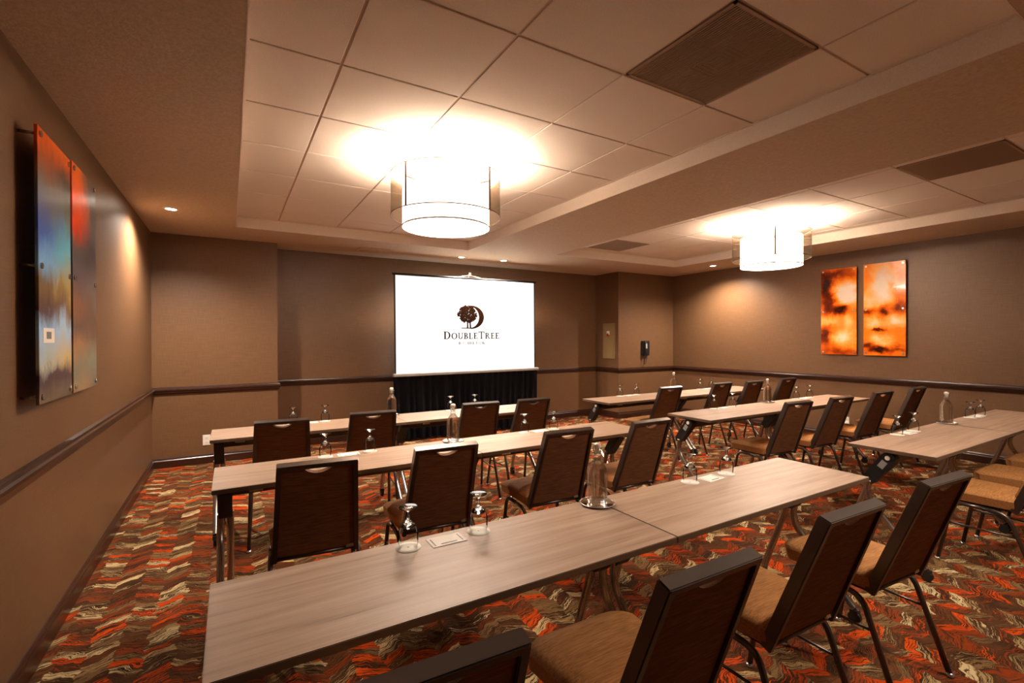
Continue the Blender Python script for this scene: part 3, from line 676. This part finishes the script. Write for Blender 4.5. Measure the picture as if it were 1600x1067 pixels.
# ------------------------------------------------------------------ chairs
def make_chair():
    """origin on the floor under the seat; faces +y"""
    t = thing('banquet_chair', '', 'chair')
    # seat cushion
    bm = bmesh.new(); n = 14; d = 12; topz, botz = .478, .408
    out = []
    def halfw(v): return .195 + .022 * v
    y0, y1 = -.108, .268
    grid = []
    for j in range(d + 1):
        v = j / d; row = []
        for i in range(n + 1):
            u = i / n * 2 - 1
            # rounded front corners
            yy = y0 + (y1 - y0) * v - (max(0, abs(u) - .55) / .45) ** 2.6 * .050 * v ** 2
            xx = u * halfw(v)
            edge = max(abs(u) ** 7, max(0, v - .86) / .14 * .9 if v > .86 else 0)
            row.append((xx, yy, topz - .022 * edge + .006 * (1 - u * u) * (1 - (2 * v - 1) ** 2)))
        grid.append(row)
    vt = [[bm.verts.new(p) for p in row] for row in grid]
    vb = [[bm.verts.new((p[0] * .97, p[1] - .004, botz)) for p in row] for row in grid]
    vm = {}
    for j in range(d):
        for i in range(n):
            bm.faces.new((vt[j][i], vt[j][i + 1], vt[j + 1][i + 1], vt[j + 1][i])).smooth = True
            bm.faces.new((vb[j][i], vb[j + 1][i], vb[j + 1][i + 1], vb[j][i + 1]))
    loop = [(0, i) for i in range(n)] + [(j, n) for j in range(d)] + [(d, n - i) for i in range(n)] + [(d - j, 0) for j in range(d)]
    for (a, b), (c, e) in zip(loop, loop[1:] + loop[:1]):
        bm.faces.new((vt[a][b], vb[a][b], vb[c][e], vt[c][e])).smooth = False
    part('seat', bm, 'seat', t)
    part('seat_pan', boxbm((-.175, .175, -.09, .225, .392, .409)), 'black', t)
    # back frame: tapered inverted U of flat rectangular tube
    B0, B1 = Vector((0, -.105, .395)), Vector((0, -.282, .880))
    wb, wt = .192, .168
    pr = [(-.018, -.011), (.018, -.011), (.018, .011), (-.018, .011)]
    ax = (B1 - B0).normalized(); nrm = Vector((0, ax.z, -ax.y))
    bm = bmesh.new()
    c = [Vector((-wb, B0.y, B0.z)), Vector((-wt, B1.y, B1.z)), Vector((wt, B1.y, B1.z)), Vector((wb, B0.y, B0.z))]
    # mitred rectangular section
    hd, hw = .020, .011
    def ring(p, inward, depth=hd): return [p - nrm * depth, p + nrm * depth, p + inward + nrm * depth, p + inward - nrm * depth]
    X = Vector((1, 0, 0)); tw = .022
    rings = [ring(c[0], X * tw), ring(c[1], X * tw - ax * tw), ring(c[2], -X * tw - ax * tw), ring(c[3], -X * tw)]
    rv = [[bm.verts.new(p) for p in r_] for r_ in rings]
    for a, b in zip(rv, rv[1:]):
        for k in range(4): bm.faces.new((a[k], a[(k + 1) % 4], b[(k + 1) % 4], b[k]))
    bm.faces.new(rv[0][::-1]); bm.faces.new(rv[-1])
    bmesh.ops.recalc_face_normals(bm, faces=bm.faces[:])
    bmesh.ops.bevel(bm, geom=bm.edges[:], offset=.003, segments=2, affect='EDGES', clamp_overlap=True)
    part('back_frame', bm, 'frame', t)
    # upholstered back with a crescent hand slot at the top
    bm = bmesh.new(); hl = (B1 - B0).length
    top = hl - tw; low = .030
    def hwid(h): return wb + (wt - wb) * h / hl - tw + .001
    outl = [(-hwid(low), low), (hwid(low), low), (hwid(top), top)]
    for k in range(13):
        a = k / 12; xx = .062 * (1 - 2 * a); outl.append((xx, top - .030 * (1 - (2 * a - 1) ** 2) ** .8))
    outl.append((-hwid(top), top))
    fr = [bm.verts.new(B0 + X * x + ax * h + nrm * .012) for x, h in outl]
    bk = [bm.verts.new(B0 + X * x + ax * h - nrm * .010) for x, h in outl]
    bm.faces.new(fr); bm.faces.new(bk[::-1]); m = len(outl)
    for k in range(m): bm.faces.new((fr[k], fr[(k + 1) % m], bk[(k + 1) % m], bk[k]))
    part('backrest', bm, 'back', t)
    # padded inner face
    bm = bmesh.new(); add_box(bm, B0 + ax * (.25) + nrm * .020, (.27, .034, .36), Matrix((X, nrm, ax)).transposed()); bevel(bm, .014, 2); part('back_cushion', bm, 'seat', t)
    bm = bmesh.new(); add_tube(bm, [(-wb + .02, B0.y - .004, .402), (wb - .02, B0.y - .004, .402)], .010, 8); part('rear_crossbar', bm, 'frame', t)
    for s in (-1, 1):
        x = s * .198
        fp = fillet([(s * .214, .232, .006), (x, .165, .385), (x, .03, .385)], .055, 6)
        rp = fillet([(x, .03, .385), (x, -.085, .378), (s * .205, -.215, .006)], .055, 6)
        for p, foot in ((fp, fp[0]), (rp, rp[-1])):
            bm = bmesh.new(); add_tube(bm, p, .0115, 8); lg = part('leg', bm, 'frame', t)
            bm = bmesh.new(); add_lathe(bm, [(0, 0), (.014, 0), (.016, .004), (.013, .016), (0, .016)], 12, (foot.x, foot.y, 0)); part('foot_glide', bm, 'glide', lg)
        a = Vector((s * .2035, .188, .255)); b = Vector((s * .2005, -.128, .255))
        bm = bmesh.new(); add_tube(bm, [a, b], .006, 6); part('stretcher', bm, 'frame', t)
    bm = boxbm((wb - .06, wb - .02, B0.y - .022, B0.y - .006, .408, .440)); bevel(bm, .004, 1); part('stacking_bumper', bm, 'glide', t)
    return t
chair = make_chair(); uc = []
ORD = ['first', 'second', 'third', 'fourth']
# middle of the top rail (x, y) and turn in degrees, row by row from the left wall
CH = {'C': [(.298, 3.55, -4), (.919, 3.60, -5), (1.839, 3.63, -4), (2.365, 3.61, 0)],
      'B': [(.334, 2.266, -5), (.950, 2.262, -3), (1.731, 2.26, -4), (2.404, 2.247, 0)],
      'A': [(.300, .745, -2), (.988, .731, -1), (1.700, .747, -2), (2.385, .731, -4)],
      'F': [(4.241, 3.682, -2), (5.16, 3.69, 0), (5.706, 3.624, 1), (6.485, 3.64, 0)],
      'E': [(4.167, 2.248, -5), (4.828, 2.221, -3), (5.665, 2.231, -3), (6.475, 2.224, 0)],
      'D': [(4.125, .730, 0), (4.79, .725, 1), (5.48, .725, -1), (6.15, .73, 0)]}
for r, lst in CH.items():
    for k, (x, y, dg) in enumerate(lst):
        a = math.radians(dg)
        ox, oy = x - .282 * math.sin(a), y + .282 * math.cos(a)
        side = 'from the left wall' if r in 'ABC' else 'from the aisle'
        place(chair, uc, (ox, oy, 0), a, 'brown banquet chair, %s %s, %s, %s' % (ORD[k], side, ROWN[r], BANK(r)), 'banquet chairs at the tables')

# ------------------------------------------------------------------ tableware
def make_goblet():
    """stands upside down on its rim"""
    t = thing('water_goblet', '', 'glass')
    bm = bmesh.new(); add_lathe(bm, [(.0300, .0), (.0325, .02), (.0335, .038), (.0318, .055), (.0255, .070), (.0150, .080), (.006, .085)], 28); part('bowl', bm, 'thin', t)
    bm = bmesh.new(); add_lathe(bm, [(0, .0755), (.010, .0765), (.0185, .0735), (.0245, .0685), (.0262, .0695), (.0215, .0775), (.013, .0845), (.0065, .092), (.005, .106), (.0058, .118), (.0, .118)], 20); part('stem', bm, 'thick', t)
    bm = bmesh.new(); add_lathe(bm, [(0, .1165), (.0065, .1185), (.014, .126), (.0295, .1305), (.0305, .1325), (.0295, .134), (0, .1335)], 28); part('foot', bm, 'thick', t)
    return t
def make_bottle():
    t = thing('water_bottle', '', 'bottle')
    z = .004
    bm = bmesh.new(); add_lathe(bm, [(0, z), (.036, z), (.0405, z + .006), (.0415, z + .02), (.0415, z + .126), (.0395, z + .142), (.032, z + .158), (.022, z + .172), (.0155, z + .184), (0, z + .184)], 32); part('water_filled_body', bm, 'water', t)
    bm = bmesh.new(); add_lathe(bm, [(.0162, z + .1835), (.0140, z + .195), (.0140, z + .216), (.0172, z + .219), (.0172, z + .226), (.0135, z + .229)], 24); part('neck', bm, 'thin', t)
    bm = bmesh.new(); add_lathe(bm, [(0, z + .206), (.0095, z + .206), (.0125, z + .228), (.0150, z + .232), (.0145, z + .243), (.008, z + .248), (0, z + .248)], 20); part('stopper', bm, 'white', t)
    bm = bmesh.new()
    for s in (-1, 1): add_tube(bm, smooth_path([(s * .0150, 0, z + .246), (s * .0195, .004, z + .232), (s * .0185, -.004, z + .212), (s * .0165, .0, z + .200)], 5), .0013, 6)
    add_tube(bm, [(.0158 * math.cos(2 * pi * k / 20), .0158 * math.sin(2 * pi * k / 20), z + .201) for k in range(21)], .0014, 6); part('wire_bail', bm, 'glide', t)
    return t
def make_tray():
    t = thing('round_tray', '', 'tray')
    bm = bmesh.new(); add_lathe(bm, [(0, .0), (.062, .0), (.069, .0035), (.071, .0065), (.0695, .0072), (.061, .0040), (0, .0038)], 40); part('plate', bm, 'mirror', t)
    bm = bmesh.new(); add_tube(bm, [(.0705 * math.cos(2 * pi * k / 40), .0705 * math.sin(2 * pi * k / 40), .0066) for k in range(41)], .0016, 6); part('rolled_rim', bm, 'glide', t)
    return t
def make_coaster():
    t = thing('paper_coaster', '', 'coaster')
    bm = bmesh.new(); add_lathe(bm, [(0, 0), (.0415, 0), (.042, .0008), (.0415, .0016), (0, .0016)], 32); part('disc', bm, 'paper', t)
    bm = bmesh.new(); add_lathe(bm, [(0, .00162), (.003, .0017), (0, .0018)], 10); part('printed_dot', bm, 'greyink', t)
    return t
def make_pad():
    t = thing('note_card', '', 'note card')
    part('card', boxbm((-.061, .061, -.038, .038, 0, .0022)), 'paper', t)
    part('printed_bar', boxbm((-.028, .030, -.026, -.020, .0022, .0026)), 'ink', t)
    for s in (-1, 1): part('printed_border', boxbm((s * .049 - .0022, s * .049 + .0022, -.028, .028, .0022, .0025)), 'greyink', t)
    return t
gob, bot, trp, coa, pad = make_goblet(), make_bottle(), make_tray(), make_coaster(), make_pad()
ug, ub, ut, uk, up_ = [], [], [], [], []
GY = {'A': 1.525, 'B': 2.955, 'C': 4.25, 'D': 1.515, 'E': 2.99, 'F': 4.24}
GX = {'A': (.501, .759, 1.310, 1.885, 2.160), 'B': (.474, .733, 1.284, 1.849, 2.110), 'C': (.436, .682, 1.248, 1.820, 2.080),
      'D': (4.056, 4.323, 4.93, 5.443, 5.685), 'E': (4.048, 4.337, 4.93, 5.476, 5.755), 'F': (4.000, 4.273, 4.93, 5.446, 5.679)}
for r in 'ABCDEF':
    y = GY[r]; xs = GX[r]; q = 0
    for k in (0, 1, 3, 4):
        wh = '%s %s, %s, %s' % (ORD[q], 'from the left', ROWN[r], BANK(r)); q += 1
        place(coa, uk, (xs[k], y, ZT), 0, 'white round paper coaster under a goblet, ' + wh, 'paper coasters')
        place(gob, ug, (xs[k], y, ZT + .0017), random.uniform(0, 6), 'clear goblet standing upside down, ' + wh, 'upturned water goblets')
    place(trp, ut, (xs[2], y, ZT), 0, 'round polished tray under the water bottle, %s, %s' % (ROWN[r], BANK(r)), 'bottle trays')
    place(bot, ub, (xs[2], y, ZT), random.uniform(-.6, .6), 'clear swing-top water bottle on a tray, %s, %s' % (ROWN[r], BANK(r)), 'water bottles')
    for k, h in ((0, 'left'), (3, 'right')):
        place(pad, up_, ((xs[k] + xs[k + 1]) / 2 + .001, y - .012, ZT), math.radians(random.uniform(-2, 2)) if r != 'A' else (0 if k == 0 else math.radians(4)), 'white note card between two goblets, %s half, %s, %s' % (h, ROWN[r], BANK(r)), 'note cards')
